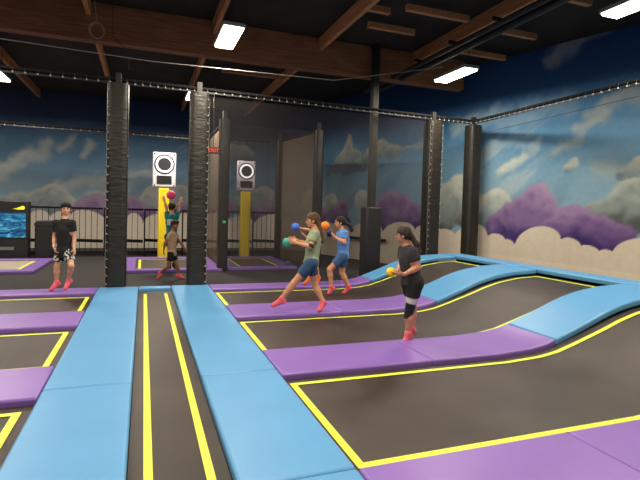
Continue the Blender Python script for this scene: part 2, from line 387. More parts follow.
for k, (y0, y1) in enumerate(rows):
    pad(XR1, 2.97, y0, y1, m_vinyl_purple, 'purple pad right of the blue runway pad, divider ' + mid[k], 'purple divider pads right of the runway')
    pad(2.97, XRAMP, y0, y1, m_vinyl_purple, 'purple pad ending where the blue ramp begins, divider ' + mid[k], 'purple divider pads right of the runway', zf=pprof)
    pad(XRAMP, XTOP0, y0, y1, m_vinyl_blue, 'blue pad curving up the ramp, divider ' + mid[k].replace('under the girl in green', 'third from the viewer'), 'blue ramp pads', zf=pprof)
    for (x0, x1, t) in ((-2.6, XL0, 'beside the blue pad'), (-4.6, -2.6, 'at the left edge')):
        pad(x0, x1, y0, y1, m_vinyl_purple, 'purple pad %s, left of the runway, divider %s' % (t, {0: 'nearest the viewer', 1: 'second from the viewer', 2: 'third from the viewer', 3: 'farthest, at the net'}[k]), 'purple divider pads left of the runway')
for (y0, y1, w) in ((1.75, 4.83, 'nearest'), (4.83, 7.4, 'middle'), (7.4, 10.0, 'farthest')):
    pad(XTOP0, XTOP1, y0, y1, m_vinyl_blue, 'blue pad along the crest of the ramp under the mural, ' + w, 'blue crest pads', zf=lambda x: .675 + 0 * x)
sk = mk('ramp_skirt', box(B(), XTOP1 - .04, XTOP1, 1.75, 10.0, -.02, .585), m_black); tag(sk, 'black skirt closing the back of the blue ramp crest', 'skirt')
names = ['nearest', 'middle', 'farthest']
for k in range(3):
    y0 = rows[k][1]; y1 = rows[k + 1][0]
    trampoline(XR1 + .005, XTOP0 - .005, y0 - .02, y1 + .02, 'black trampoline lane curving up to the right, %s of three, yellow outline' % names[k],
               rect=(XR1 + .075, 6.72, y0 + .1, y1 - .14), group='curved trampoline lanes')
    trampoline(-4.6, XL0 - .005, y0 - .02, y1 + .02, 'flat black trampoline left of the runway, %s of three, yellow outline' % names[k],
               rect=(-4.4, XL0 - .11, y0 + .13, y1 - .16), group='flat trampolines left of the runway')
trampoline(XL1 + .002, XR0 - .002, -.5, 9.75, 'long narrow black runway trampoline with two yellow lines', lines=[((.05, -.3), (.05, 9.4)), ((.41, -.3), (.41, 9.4))], lw=.055)

# ------------------------------------------------------------------ net frames
def pillar(x, y, zt, w, label, side=1, lace=True, group='padded net pillars', zb=.0):
    e = empty('net_pillar', (x, y, zb)); tag(e, label, 'pillar', group)
    bm = B(); h = w / 2; nz = 60; ns = 32; rings = []
    for i in range(nz + 1):
        z = zb + (zt - zb) * i / nz; r = []
        for k in range(ns):
            a = 2 * math.pi * (k + .5) / ns; c, s = math.cos(a), math.sin(a)
            q = (abs(c) ** 6 + abs(s) ** 6) ** (-1 / 6)
            j = 1 + .012 * math.sin(i * 1.3 + k * .9 + 3 * math.sin(i * .37)) * math.sin(i * .53 + k * 1.1) - (.025 if i % 26 == 0 else 0)
            r.append(bm.verts.new((x + c * q * h * j, y + s * q * h * j, z)))
        rings.append(r)
    for a, b in zip(rings, rings[1:]):
        for k in range(ns): bm.faces.new([a[k], a[(k + 1) % ns], b[(k + 1) % ns], b[k]])
    bm.faces.new(rings[0][::-1]); bm.faces.new(rings[-1])
    mk('padding', bm, m_pad_black, e)
    mk('steel_post', box(B(), x - .05, x + .05, y - .05, y + .05, zt - .02, zt + .22), m_steel, e)
    if lace:
        for sx in ((side,) if lace != 2 else (-1, 1)):
            bm = B(); z = zb + .1; pts = []; q = 0
            while z < zt - .08:
                pts += [(x + sx * h * .99, y - h * .9, z), (x + sx * h * .80, y - h * 1.035, z + .02), (x + sx * h * .97, y - h * .92, z + .045)]; z += .16
            tube(bm, pts, [.003, .014, .003] * (len(pts) // 3), 6); mk('lacing', bm, m_cord, e)
    return e
ZR = 4.05
NY = 10.12
def px_at_Y(px, Y, py=None): r, k = dir3(px, hor(px) if py is None else py); t = Y / r[1]; return float(r[0] * t)
pil = [(px_at_Y(115.8, NY, 285), 'padded black net pillar left of the runway, white lacing on its left edge', -1),
       (px_at_Y(195.8, NY, 285), 'padded black net pillar right of the runway, white lacing on its right edge', 1)]
for x, l, s in pil: pillar(x, NY, 3.95, .38, l, s)
pillar(px_at_Y(428.5, NY + .2, 257), NY + .2, 3.93, .37, 'padded black net pillar behind the ramp, laced down both edges', 1, lace=2)
CX = px_at_Y(468.5, NY + .25, 257)
pillar(CX, NY + .25, 3.93, .34, 'black corner pillar where the side net meets the back net, no lacing', 1, lace=False)

def net_mat(name, dens, c=(38, 37, 38)):
    m = bpy.data.materials.new(name); m.use_nodes = True; nt = m.node_tree
    for n in list(nt.nodes): nt.nodes.remove(n)
    o = nt.nodes.new('ShaderNodeOutputMaterial'); mx = nt.nodes.new('ShaderNodeMixShader')
    t = nt.nodes.new('ShaderNodeBsdfTransparent'); d = nt.nodes.new('ShaderNodeBsdfDiffuse'); d.inputs[0].default_value = (*lin(c), 1)
    n = nt.nodes.new('ShaderNodeTexNoise'); n.inputs['Scale'].default_value = 1.5
    mr = nt.nodes.new('ShaderNodeMapRange'); mr.inputs['To Min'].default_value = dens * .8; mr.inputs['To Max'].default_value = dens * 1.2
    nt.links.new(n.outputs['Fac'], mr.inputs[0]); nt.links.new(mr.outputs[0], mx.inputs[0])
    nt.links.new(t.outputs[0], mx.inputs[1]); nt.links.new(d.outputs[0], mx.inputs[2]); nt.links.new(mx.outputs[0], o.inputs[0]); return m
m_net = net_mat('fine_black_netting', .19, (72, 68, 68)); m_net_light = net_mat('thin_netting', .07); m_net_d = net_mat('dense_netting', .72, (104, 90, 76))
def net(p0, p1, z0, z1, m, label, group=None, sag=.06):
    bm = B(); n = 16; rows_ = []
    p0 = np.array(p0); p1 = np.array(p1); d = (p1 - p0) / np.linalg.norm(p1 - p0); nn = np.array([-d[1], d[0]])
    for i in range(n + 1):
        r = []
        for j in range(9):
            s = i / n; t = j / 8; off = sag * math.sin(s * 9) * math.sin(t * math.pi) * .3
            p = p0 + (p1 - p0) * s + nn * off
            r.append(bm.verts.new((p[0], p[1], z0 + (z1 - z0) * t)))
        rows_.append(r)
    for a, b in zip(rows_, rows_[1:]):
        for j in range(8): bm.faces.new([a[j], b[j], b[j + 1], a[j + 1]])
    return tag(mk('court_net', bm, m), label, 'net', group)
def rail(p0, p1, label, r=.035, lace=True, step=.14, down=.07, group='net top rails'):
    p0 = Vector(p0); p1 = Vector(p1); dd = (p1 - p0).normalized(); p0 = p0 + dd * .055; p1 = p1 - dd * .055; c = (p0 + p1) / 2; e = empty('net_rail', c); tag(e, label, 'rail', group)
    mk('pipe', tube(B(), [p0, p1], r), m_rail, e)
    if lace:
        L = (p1 - p0).length; d = (p1 - p0) / L; bm = B(); s = .1
        nn = Vector((-d.y, d.x, 0)); 
        if nn.y > 0 or abs(nn.y) < .1 and nn.x > 0: nn = -nn
        pts = []
        while s < L:
            q = p0 + d * s; a_ = q + nn * (r + .004) + Vector((0, 0, .0)); b_ = q + nn * (r + .012) + Vector((0, 0, -down * .75)); c_ = b_ + Vector((0, 0, -.028)); f_ = q + nn * (-r - .004) + d * step * .45 + Vector((0, 0, -down * .5))
            pts += [a_, b_ + Vector((0, 0, .004)), b_, c_, c_ - Vector((0, 0, .004)), f_]; s += step
        tube(bm, pts, [.002, .002, .014, .014, .002, .002] * (len(pts) // 6), 6); mk('lacing', bm, m_cord, e)
        bm = B(); bar(bm, p0 + Vector((0, 0, -down)), p1 + Vector((0, 0, -down)), .03, .03); mk('net_hem', bm, m_black, e)
    return e
xa, xb = pil[0][0], pil[1][0]; xc = px_at_Y(428.5, NY + .2, 257)
rail((-5, NY, ZR - .02), (xa, NY, ZR), 'steel rail with white lacing above the boy in black, left of the first pillar', step=.2)
rail((xa, NY, ZR), (xb, NY, ZR), 'steel rail spanning the two runway pillars')
rail((xb, NY, ZR), (xc, NY + .2, ZR), 'long laced steel rail above the throwing girls', step=.17)
rail((xc, NY + .2, ZR), (CX, NY + .25, ZR), 'short steel rail between the ramp pillar and the corner pillar')
rail((CX, NY + .25, ZR), (CX, .8, ZR - .02), 'laced steel rail running toward the viewer before the right mural', step=.17)
net((xb + .2, NY + .05), (xc - .2, NY + .22), -.02, ZR - .11, m_net, 'fine dark net hanging behind the throwing girls')
net((-5, NY + .05), (xa - .2, NY + .05), -.02, ZR - .11, m_net_light, 'thin dark net behind the boy in black')
net((CX - .02, NY), (CX - .02, 1), .7, ZR - .12, m_net_light, 'thin dark net along the right side above the ramp crest')

# second court behind
m_rear = dict(group='padded pillars of the rear court')
pillar(*at_depth(223, 12.7), 3.95, .27, 'slim padded pillar at the near corner of the rear court, beside the red sign', 1, lace=False, group='rear pillars')
pC = at_depth(278.5, 16.4); pillar(*pC, 3.95, .22, 'slim dark pillar at the far corner of the rear court', 1, lace=False, group='rear pillars')
pD = at_depth(317, 14.0); pillar(*pD, 3.95, .25, 'lighter slim pillar of the rear court above the girls\' heads', 1, lace=False, group='rear pillars')
pA = at_depth(223, 12.7)
rail((-6, 16.45, 3.95), (pC[0] - .2, 16.45, 3.95), 'far net rail of the rear court', step=.25, group=None)
rail((pC[0], pC[1], 3.93), (pD[0], pD[1], 3.93), 'side net rail of the rear court, right side', lace=False, r=.03, group=None)
pE = (pA[0] + .03, 16.1)
rail((pA[0], pA[1], 3.93), (pE[0], pE[1], 3.93), 'net rail running back from the slim pillar by the red sign', lace=False, r=.03, group=None)
net((pC[0] + .05, pC[1] - .18), (pD[0] - .05, pD[1] + .2), .0, 3.9, m_net_d, 'dense dark net between the two far slim pillars')
net((pA[0], pA[1] + .2), (pE[0], pE[1]), -.02, 3.84, m_net_d, 'dense dark net beside the red sign')
net((pA[0] + .2, pA[1] + .05), (pD[0] - .15, pD[1] - .3), .06, 3.86, net_mat('hazy_net', .28, (76, 70, 66)), 'hazy net across the front of the rear court beside the right yellow post')
net((-6, 16.45), (pC[0] - .2, 16.45), .0, 3.82, m_net_light, 'thin net at the far side of the rear court')
# small red EXIT sign on that net, green lamp beneath
def text(parent, s, loc, size, m, rotz=0, name='lettering', ext=.004, align='CENTER'):
    cu = bpy.data.curves.new('t', 'FONT'); cu.body = s; cu.size = size; cu.extrude = ext; cu.align_x = align; cu.align_y = 'CENTER'
    o = bpy.data.objects.new('t', cu); COL.objects.link(o)
    dg = bpy.context.evaluated_depsgraph_get(); me = bpy.data.meshes.new_from_object(o.evaluated_get(dg)); bpy.data.objects.remove(o)
    me.transform(Matrix.Rotation(math.radians(90), 4, 'X')); me.transform(Matrix.Rotation(rotz, 4, 'Z')); me.materials.clear(); me.materials.append(m)
    t = link(name, me, parent, Vector(loc) - WO[parent.name]); WO[t.name] = Vector(loc); return t
m_red = mat('red_sign_glow', (230, 60, 40), .5, var=0, emit=(255, 60, 40), estr=1.4)
sx, sy = at_depth(212.3, 12.0); sz = z_at(211, 150.5, 12.0)
sg = empty('exit_sign', (sx, sy, sz)); tag(sg, 'small sign with red letters hanging beside the slim rear pillar', 'sign')
mk('sign_plate', box(B(), sx - .17, sx + .17, sy + .0, sy + .04, sz - .08, sz + .08), mat('sign_plate', (70, 50, 48), .5), sg, bevel=.005)
text(sg, 'EXIT', (sx, sy - .006, sz), .13, m_red, rotz=-.0)
mk('sign_hanger', bar(B(), (sx, sy + .02, sz + .07), (sx, sy + .02, CEIL - .05), .015), m_steel, sg)
gx, gy = pA[0] + .02, pA[1] - .13; gz = z_at(221, 222, 12.45)
gl = mk('button', box(B(), gx - .04, gx + .04, gy - .03, gy, gz - .03, gz + .03), mat('green_glow', (40, 170, 110), .5, var=0, emit=(40, 200, 120), estr=.5), bevel=.01)
tag(gl, 'tiny green lit button on the slim rear pillar', 'button')

# ------------------------------------------------------------------ rear trampolines
flat = lambda x: 0.
def rear_tramp(x0, x1, y0, y1, label, bed=None, w=.32):
    e = empty('rear_trampoline', ((x0 + x1) / 2, (y0 + y1) / 2, -.03)); tag(e, label, 'trampoline', 'rear court trampolines')
    bm = B(); box(bm, x0, x1, y0, y0 + w, -.03, .05); box(bm, x0, x1, y1 - w, y1, -.03, .05)
    box(bm, x0, x0 + w, y0 + w, y1 - w, -.03, .05); box(bm, x1 - w, x1, y0 + w, y1 - w, -.03, .05)
    mk('edge_padding', bm, m_vinyl_purple, e, bevel=.015)
    mk('jump_bed', box(B(), x0 + w, x1 - w, y0 + w, y1 - w, -.02, .01), bed or m_bed_far, e)
    a, b, c, d = x0 + w + .1, x1 - w - .1, y0 + w + .12, y1 - w - .12
    strip([((a, c), (b, c)), ((a, d), (b, d)), ((a, c), (a, d)), ((b, c), (b, d))], .07, m_yellow, 'boundary_line', e, zoff=.016, zf=flat)
rear_tramp(-.5, 1.95, 12.55, 15.75, 'purple edged trampoline in the rear court between the two big pillars')
rear_tramp(2.12, 4.05, 12.75, 15.75, 'purple edged trampoline in the rear court in front of the right yellow post')
rear_tramp(-6.2, -2.4, 12.75, 15.6, 'purple edged trampoline in front of the screen, glare coloured into its bed', bed=mat('glare_tinted_bed', (168, 158, 142), .5, var=.08))  # bed coloured pale in place of glare on the mat

# ------------------------------------------------------------------ target posts
def target(px, depth, pyc, label, g=1.0):
    x, y = at_depth(px, depth, pyc + 20); zc = z_at(px, pyc, depth)
    e = empty('target_post', (x, y, -.03)); tag(e, label, 'target', 'ball targets on yellow posts')
    mk('post', box(B(), x - .16, x + .16, y - .12, y + .12, -.03, zc - .58 * g), m_yellow_post, e, bevel=.03)
    mk('bracket', box(B(), x - .1, x + .1, y - .06, y + .1, zc - .66 * g, zc - .5 * g), m_black, e)
    W2, H2 = .35 * g, .55 * g; bm = B(); yf = y - .1
    # board with round hole ring and a rectangular pocket: built as frame pieces
    bd = mk('board', box(B(), x - W2, x + W2, yf, yf + .08, zc - H2, zc + H2), mat('pale_board', (206, 200, 212), .5, var=.05), e, bevel=.05, segs=3)
    bm = B(); zc2 = zc + .17 * g
    def ann(bm, r0, r1, ya, n=40):
        a = [[bm.verts.new((x + math.cos(t) * r, yy, zc2 + math.sin(t) * r)) for t in [2 * math.pi * k / n for k in range(n)]] for r, yy in ((r0, ya), (r1, ya), (r1, ya + .03), (r0, ya + .03))]
        for q in range(4):
            A, Bq = a[q], a[(q + 1) % 4]
            for k in range(n): bm.faces.new([A[k], A[(k + 1) % n], Bq[(k + 1) % n], Bq[k]])
    ann(bm, .2 * g, .262 * g, yf - .03); mk('ring', bm, mat('white_ring', (245, 246, 248), .4, var=0, emit=(255, 255, 255), estr=.7), bd)
    bm = B(); bmesh.ops.create_circle(bm, cap_ends=True, segments=40, radius=.31 * g, matrix=Matrix.Translation((x, yf - .004, zc2)) @ Matrix.Rotation(math.radians(90), 4, 'X'))
    mk('dark_surround', bm, mat('ring_surround', (60, 60, 66), .5), bd)
    bm = B(); bmesh.ops.create_circle(bm, cap_ends=True, segments=40, radius=.2 * g, matrix=Matrix.Translation((x, yf - .012, zc2)) @ Matrix.Rotation(math.radians(90), 4, 'X'))
    mk('hole', bm, mat('hole_dark', (34, 36, 42), .7), bd)
    mk('pocket', box(B(), x - .22 * g, x + .22 * g, yf - .02, yf + .01, zc - .44 * g, zc - .19 * g), mat('pocket_dark', (24, 26, 28), .4, var=.5, vscale=12), bd)
    for a, b in ((-1, -1), (1, -1), (1, 1), (-1, 1)): mk('bolt', ball(B(), (x + a * (W2 - .06), yf - .005, zc + b * (H2 - .06)), .022, 10, 6), m_black, bd)
target(164, 15.2, 170, 'white target board with ring on a yellow post, above the child in teal')
target(245.5, 16.1, 176, 'white target board with ring on a yellow post, seen through the net', .9)

# ------------------------------------------------------------------ railing
RY = 16.75
def railing(x0, x1, label):
    e = empty('railing', ((x0 + x1) / 2, RY, -.03)); tag(e, label, 'railing', 'black railing at the back')
    x0 += .012; x1 -= .012; zt = 1.5
    mk('handrail', bar(B(), (x0, RY, zt), (x1, RY, zt), .06, .06), m_rail, e, bevel=.01)
    mk('lower_rail', bar(B(), (x0, RY, .12), (x1, RY, .12), .05, .05), m_rail, e)
    mk('middle_rail', bar(B(), (x0, RY + .04, .5), (x1, RY + .04, .46), .04, .1), m_rail, e)
    mk('post', box(B(), x0 + .0, x0 + .045, RY - .03, RY + .03, -.03, zt), m_rail, e)
    n = int((x1 - x0) / .155)
    bm = B()
    for i in range(1, n): x = x0 + (x1 - x0) * i / n; mk('baluster', bar(B(), (x, RY, .1), (x, RY, zt), .016), m_rail, e, sm=False)
xs = np.arange(-8.4, 6.0, 1.2)
for i, x in enumerate(xs[:-1]):
    railing(float(x), float(xs[i + 1]), 'railing section %s, black bars' % ['far left', 'left of the screen', 'just left of the screen', 'behind the screen', 'right beside the screen cabinet', 'behind the boy in black', 'hidden by the left pillar', 'left of the left yellow post', 'right of the left yellow post', 'behind the slim near pillar', 'beside the right yellow post', 'right of the slim far pillar', 'behind the girls', 'last'][min(i, 13)] )
kb = mk('kick_wall', box(B(), -9.9, 6.0, 17.2, 17.3, -.03, .1), m_black); tag(kb, 'low black kerb behind the railing', 'kerb')
# wall handrail on the right
r = ray(340); u0, _, _ = wallR(330, 240); u1, _, _ = wallR(388, 240)
pa = WP + WD * u0; pb = WP + WD * u1; nrm = np.array([-WD[1], WD[0]]); nrm = -nrm if np.dot(nrm, -pa) < 0 else nrm
pa = pa + nrm * .12; pb = pb + nrm * .12; zz = .72
e = empty('wall_handrail', ((pa[0] + pb[0]) / 2, (pa[1] + pb[1]) / 2, zz)); tag(e, 'dark handrail on the mural wall behind the padded column', 'handrail')
mk('bar', bar(B(), (*pa, zz), (*pb, zz), .06, .09), m_rail, e)
for s in (.25, .6, .93):
    p = pa + (pb - pa) * s; mk('bracket', bar(B(), (*p, zz), (*(p - nrm * .118), zz - .02), .03), m_rail, e)

# ------------------------------------------------------------------ screen cabinet and bin
x1, y1 = at_depth(28.5, 13.72); zt = 1.66
cb = empty('screen_cabinet', (x1 - .95, y1 + .15, -.03)); tag(cb, 'black cabinet holding a bright blue display at the left edge', 'cabinet')
mk('body', box(B(), x1 - 1.9, x1, y1, y1 + .35, -.03, zt), m_black, cb, bevel=.015)
m_scr = bpy.data.materials.new('blue_screen_picture'); m_scr.use_nodes = True; nt = m_scr.node_tree; b = nt.nodes['Principled BSDF']
tc = nt.nodes.new('ShaderNodeTexCoord'); mp = nt.nodes.new('ShaderNodeMapping'); mp.inputs['Scale'].default_value = (1.6, 1.6, 5); nz_ = nt.nodes.new('ShaderNodeTexNoise'); nz_.inputs['Scale'].default_value = 2.2; nz_.inputs['Detail'].default_value = 5; nz_.inputs['Distortion'].default_value = 1.5
cr = nt.nodes.new('ShaderNodeValToRGB'); cr.color_ramp.elements[0].position = .35; cr.color_ramp.elements[0].color = (*lin((8, 50, 90)), 1); cr.color_ramp.elements[1].position = .7; cr.color_ramp.elements[1].color = (*lin((120, 205, 225)), 1)
el = cr.color_ramp.elements.new(.5); el.color = (*lin((24, 110, 160)), 1)
nt.links.new(tc.outputs['Object'], mp.inputs[0]); nt.links.new(mp.outputs[0], nz_.inputs['Vector']); nt.links.new(nz_.outputs['Fac'], cr.inputs[0])
nt.links.new(cr.outputs[0], b.inputs['Emission Color']); b.inputs['Emission Strength'].default_value = .9; b.inputs['Base Color'].default_value = (.01, .02, .03, 1); b.inputs['Roughness'].default_value = .2
sc_ = mk('display', box(B(), x1 - 1.75, x1 - .06, y1 - .02, y1 + .01, .63, 1.33), m_scr, cb)
# yellow comet-like emblem
bm = B(); cxm, czm = x1 - .14, 1.475
bmesh.ops.create_circle(bm, cap_ends=True, segments=20, radius=.055, matrix=Matrix.Translation((cxm, y1 - .006, czm)) @ Matrix.Rotation(math.radians(90), 4, 'X'))
for dz, L in ((.03, .14), (0, .26), (-.025, .2)):
    vs = [bm.verts.new(p) for p in ((cxm, y1 - .007, czm + dz + .022), (cxm, y1 - .007, czm + dz - .022), (cxm - L, y1 - .007, czm + dz - .035))]; bm.faces.new(vs)
mk('emblem', bm, mat('emblem_yellow', (235, 225, 40), .5, var=0, emit=(235, 220, 40), estr=.5), cb, sm=False)
mk('shelf_strip', box(B(), x1 - 1.5, x1 - .35, y1 - .015, y1 + .01, .27, .36), mat('grey_strip', (110, 108, 104), .5), cb)
x, y = at_depth(44, 14.1)
bn = empty('litter_bin', (x, y, -.03)); tag(bn, 'black litter bin with a sloped hood behind the boy in black', 'bin')
mk('body', box(B(), x - .2, x + .28, y - .2, y + .2, -.03, .95), m_black, bn, bevel=.03)
bm = B(); pr_ = [(-.21, .95), (.29, .95), (.29, 1.08), (.2, 1.12), (-.12, 1.12), (-.21, 1.04)]
f0 = [bm.verts.new((x + a, y - .21, b)) for a, b in pr_]; f1 = [bm.verts.new((x + a, y + .21, b)) for a, b in pr_]
bm.faces.new(f0); bm.faces.new(f1[::-1])
for k in range(6): bm.faces.new([f0[k], f0[(k + 1) % 6], f1[(k + 1) % 6], f1[k]])
mk('hood', bm, mat('bin_hood', (34, 34, 36), .4), bn, bevel=.015)

# ------------------------------------------------------------------ lights
def fixture(x, y, z, label, power, L=1.2, W=.4, mesh=True):
    e = empty('ceiling_light', (x, y, z)); tag(e, label, 'light', 'linear high bay lights')
    mk('housing', box(B(), x - W / 2, x + W / 2, y - L / 2, y + L / 2, z, z + .07), m_housing, e, bevel=.015)
    mk('diffuser', box(B(), x - W / 2 + .03, x + W / 2 - .03, y - L / 2 + .03, y + L / 2 - .03, z - .035, z + .01), m_led, e, bevel=.012)
    for s in (-1, 1): mk('hanger', tube(B(), [(x, y + s * L * .4, z + .06), (x, y + s * L * .4, CEIL - .01)], .006, 6), m_steel, e)
    l = bpy.data.lights.new('area_lamp', 'AREA'); l.shape = 'RECTANGLE'; l.size = W; l.size_y = L; l.energy = power; l.color = (1, .9, .76)
    lo = bpy.data.objects.new('area_lamp', l); COL.objects.link(lo); lo.parent = e; lo.location = (0, 0, -.06)
P = 150
fixture(1.42, 9.0, 4.78, 'bright rectangular light hanging above the runway pillars', P)
fixture(6.55, 9.25, 4.78, 'bright oblong light hanging near the corner of the mural walls', P)
fixture(6.85, 5.1, 4.85, 'bright light cut by the top right edge of the picture', P)
fixture(-3.55, 14.4, 4.85, 'distant light glowing at the left edge', P * 1.7)
fixture(1.3, 14.4, 4.85, 'distant light peeking out beside the second big pillar', P * 1.7)
for (x, y) in ((-9.0, 17.0), (-3.8, 9.0), (-3.8, 4.6), (1.4, 4.6), (1.4, .4), (6.7, .8), (-3.8, .4)):
    fixture(x, y, 4.95, 'high bay light outside the view', P)
w = bpy.data.worlds.new('world'); SC.world = w; w.use_nodes = True; w.node_tree.nodes['Background'].inputs[0].default_value = (.55, .5, .44, 1); w.node_tree.nodes['Background'].inputs[1].default_value = .42
# warm world background and brighter purlin colour stand in for uplight on the timbers
# cables
cb1 = mk('ceiling_cable', tube(B(), [(px_at_Y(-60, 9.2), 9.2, 4.30), (px_at_Y(150, 9.2), 9.2, 4.22), (px_at_Y(330, 9.2), 9.2, 4.30), (6.2, 9.2, 4.9)], .009, 6), mat('grey_cable', (120, 116, 110), .5)); tag(cb1, 'thin grey cable strung under the main beam', 'cable')
x, y = at_depth(97, 9.4, 31); z = z_at(97, 31, 9.4)
bm = B()
for k in range(3): tube(bm, [(x + math.cos(t) * (.115 + .012 * k), y - .02 * k, z + math.sin(t) * (.14 + .01 * k)) for t in [2 * math.pi * q / 24 for q in range(25)]], .007, 6)
tube(bm, [(x, y, z + .14), (x - .05, y, z + .6), (x - .03, y, CEIL)], .006, 6)
tag(mk('cable_coil', bm, mat('coil_cable', (170, 150, 130), .5)), 'coil of pale cable hanging in front of the main beam', 'cable')
x, y = at_depth(129, 9.7, 70); z = z_at(129, 70, 9.7)
tag(mk('hanging_wire', tube(B(), [(x, y, z), (x, y, z + .35), (x - .3, y, z + .62), (x - .32, y, CEIL)], .007, 6), m_steel), 'thin wire dropping to the top of the left pillar', 'wire')
x0c = CX + .1
tag(mk('side_wire', tube(B(), [(x0c, NY, 3.72), (x0c, 2, 3.85)], .005, 6), m_steel), 'thin wire strung along the right mural below the rail', 'wire')

# ------------------------------------------------------------------ people: signed distance bodies
class SDF:
    def __init__(s, vox): s.v = vox; s.p = []; s.cuts = []
    def rc(s, a, ra, b, rb, k=.02): s.p.append(('rc', np.array(a, float), ra, np.array(b, float), rb, k)); return s
    def el(s, c, r, R=None, k=.02): s.p.append(('el', np.array(c, float), np.array(r, float), np.eye(3) if R is None else np.array(R, float), 0, k)); return s
    def mesh(s):
        lo = np.full(3, 1e9); hi = -lo
        for p in s.p:
            if p[0] == 'rc':
                for c, r in ((p[1], p[2]), (p[3], p[4])): lo = np.minimum(lo, c - r); hi = np.maximum(hi, c + r)
            else: r = max(p[2]); lo = np.minimum(lo, p[1] - r); hi = np.maximum(hi, p[1] + r)
        lo -= .03; hi += .03; v = s.v; n = np.ceil((hi - lo) / v).astype(int) + 1
        f = np.full(n, .12)
        ax = [lo[i] + np.arange(n[i]) * v for i in range(3)]
        for p in s.p:
            if p[0] == 'rc': bl = np.minimum(p[1] - p[2], p[3] - p[4]); bh = np.maximum(p[1] + p[2], p[3] + p[4])
            else: r = max(p[2]); bl = p[1] - r; bh = p[1] + r
            i0 = np.clip(((bl - .06 - lo) / v).astype(int), 0, n); i1 = np.clip(((bh + .06 - lo) / v).astype(int) + 2, 0, n)
            X = ax[0][i0[0]:i1[0], None, None]; Y = ax[1][None, i0[1]:i1[1], None]; Z = ax[2][None, None, i0[2]:i1[2]]
            if p[0] == 'rc':
                a, ra, b, rb = p[1:5]; d = b - a; L2 = max(1e-9, d @ d)
                t = np.clip(((X - a[0]) * d[0] + (Y - a[1]) * d[1] + (Z - a[2]) * d[2]) / L2, 0, 1)
                q = np.sqrt((X - a[0] - t * d[0]) ** 2 + (Y - a[1] - t * d[1]) ** 2 + (Z - a[2] - t * d[2]) ** 2) - (ra + (rb - ra) * t)
            else:
                c, r, R = p[1:4]; x, y, z = X - c[0], Y - c[1], Z - c[2]
                qs = [(x * R[i][0] + y * R[i][1] + z * R[i][2]) / r[i] for i in range(3)]
                q = (np.sqrt(qs[0] ** 2 + qs[1] ** 2 + qs[2] ** 2) - 1) * min(r)
            k = p[5]; g_ = f[i0[0]:i1[0], i0[1]:i1[1], i0[2]:i1[2]]
            h = np.maximum(k - np.abs(g_ - q), 0) / k
            f[i0[0]:i1[0], i0[1]:i1[1], i0[2]:i1[2]] = np.minimum(g_, q) - h * h * k * .25
        XX, YY, ZZ = np.meshgrid(*ax, indexing='ij', sparse=True)
        for c in s.cuts: f = np.maximum(f, c(XX, YY, ZZ))
        f[0] = f[-1] = .1; f[:, 0] = f[:, -1] = .1; f[:, :, 0] = f[:, :, -1] = .1
        ins = f < 0
        # surface nets
        S = np.zeros(np.array(n) - 1, int); acc = np.zeros(tuple(np.array(n) - 1) + (3,)); cnt = np.zeros(np.array(n) - 1)
        offs = [(i, j, k) for i in (0, 1) for j in (0, 1) for k in (0, 1)]
        def sub(A, o): return A[o[0]:n[0] - 1 + o[0], o[1]:n[1] - 1 + o[1], o[2]:n[2] - 1 + o[2]]
        for o in offs:
            for d in range(3):
                if o[d] == 0:
                    o2 = list(o); o2[d] = 1; a = sub(f, o); b = sub(f, o2); cr_ = (a < 0) != (b < 0)
                    den = np.where(cr_, a - b, 1); t = np.where(cr_, a / den, 0)
                    for c in range(3): acc[..., c] += np.where(cr_, (o[c] + (t if c == d else 0)), 0)
                    cnt += cr_
        act = cnt > 0; idx = np.full(act.shape, -1); idx[act] = np.arange(act.sum())
        pos = np.argwhere(act) + acc[act] / cnt[act][:, None]; pos = lo + pos * v
        faces = []
        for d in range(3):
            a = ins.take(range(0, n[d] - 1), axis=d); b = ins.take(range(1, n[d]), axis=d)
            e_, g2 = [(1, 2), (2, 0), (0, 1)][d]
            for flip in (0, 1):
                cr_ = (a & ~b) if flip == 0 else (~a & b)
                q = np.argwhere(cr_); q = q[(q[:, e_] > 0) & (q[:, g2] > 0) & (q[:, e_] < n[e_] - 1) & (q[:, g2] < n[g2] - 1)]
                def g3(de, dg): w_ = q.copy(); w_[:, e_] -= de; w_[:, g2] -= dg; return idx[w_[:, 0], w_[:, 1], w_[:, 2]]
                F = np.stack([g3(1, 1), g3(0, 1), g3(0, 0), g3(1, 0)], 1)
                faces.append(F if flip == 0 else F[:, ::-1])
        return pos, np.concatenate(faces)
def sdf_obj(name, s, m, parent, relax=2):
    pos, fc = s.mesh()
    me = bpy.data.meshes.new(name); me.from_pydata(pos.tolist(), [], fc.tolist()); me.materials.append(m)
    for p in me.polygons: p.use_smooth = True
    o = link(name, me, parent)
    sm_ = o.modifiers.new('relax', 'SMOOTH'); sm_.factor = .5; sm_.iterations = relax
    return o
def U3(v): v = np.array(v, float); return v / np.linalg.norm(v)
def V(*a): return np.array(a, float)
SK = {}
def skin(name, c): return mat('skin_' + name, c, .55, var=.06, vscale=14)

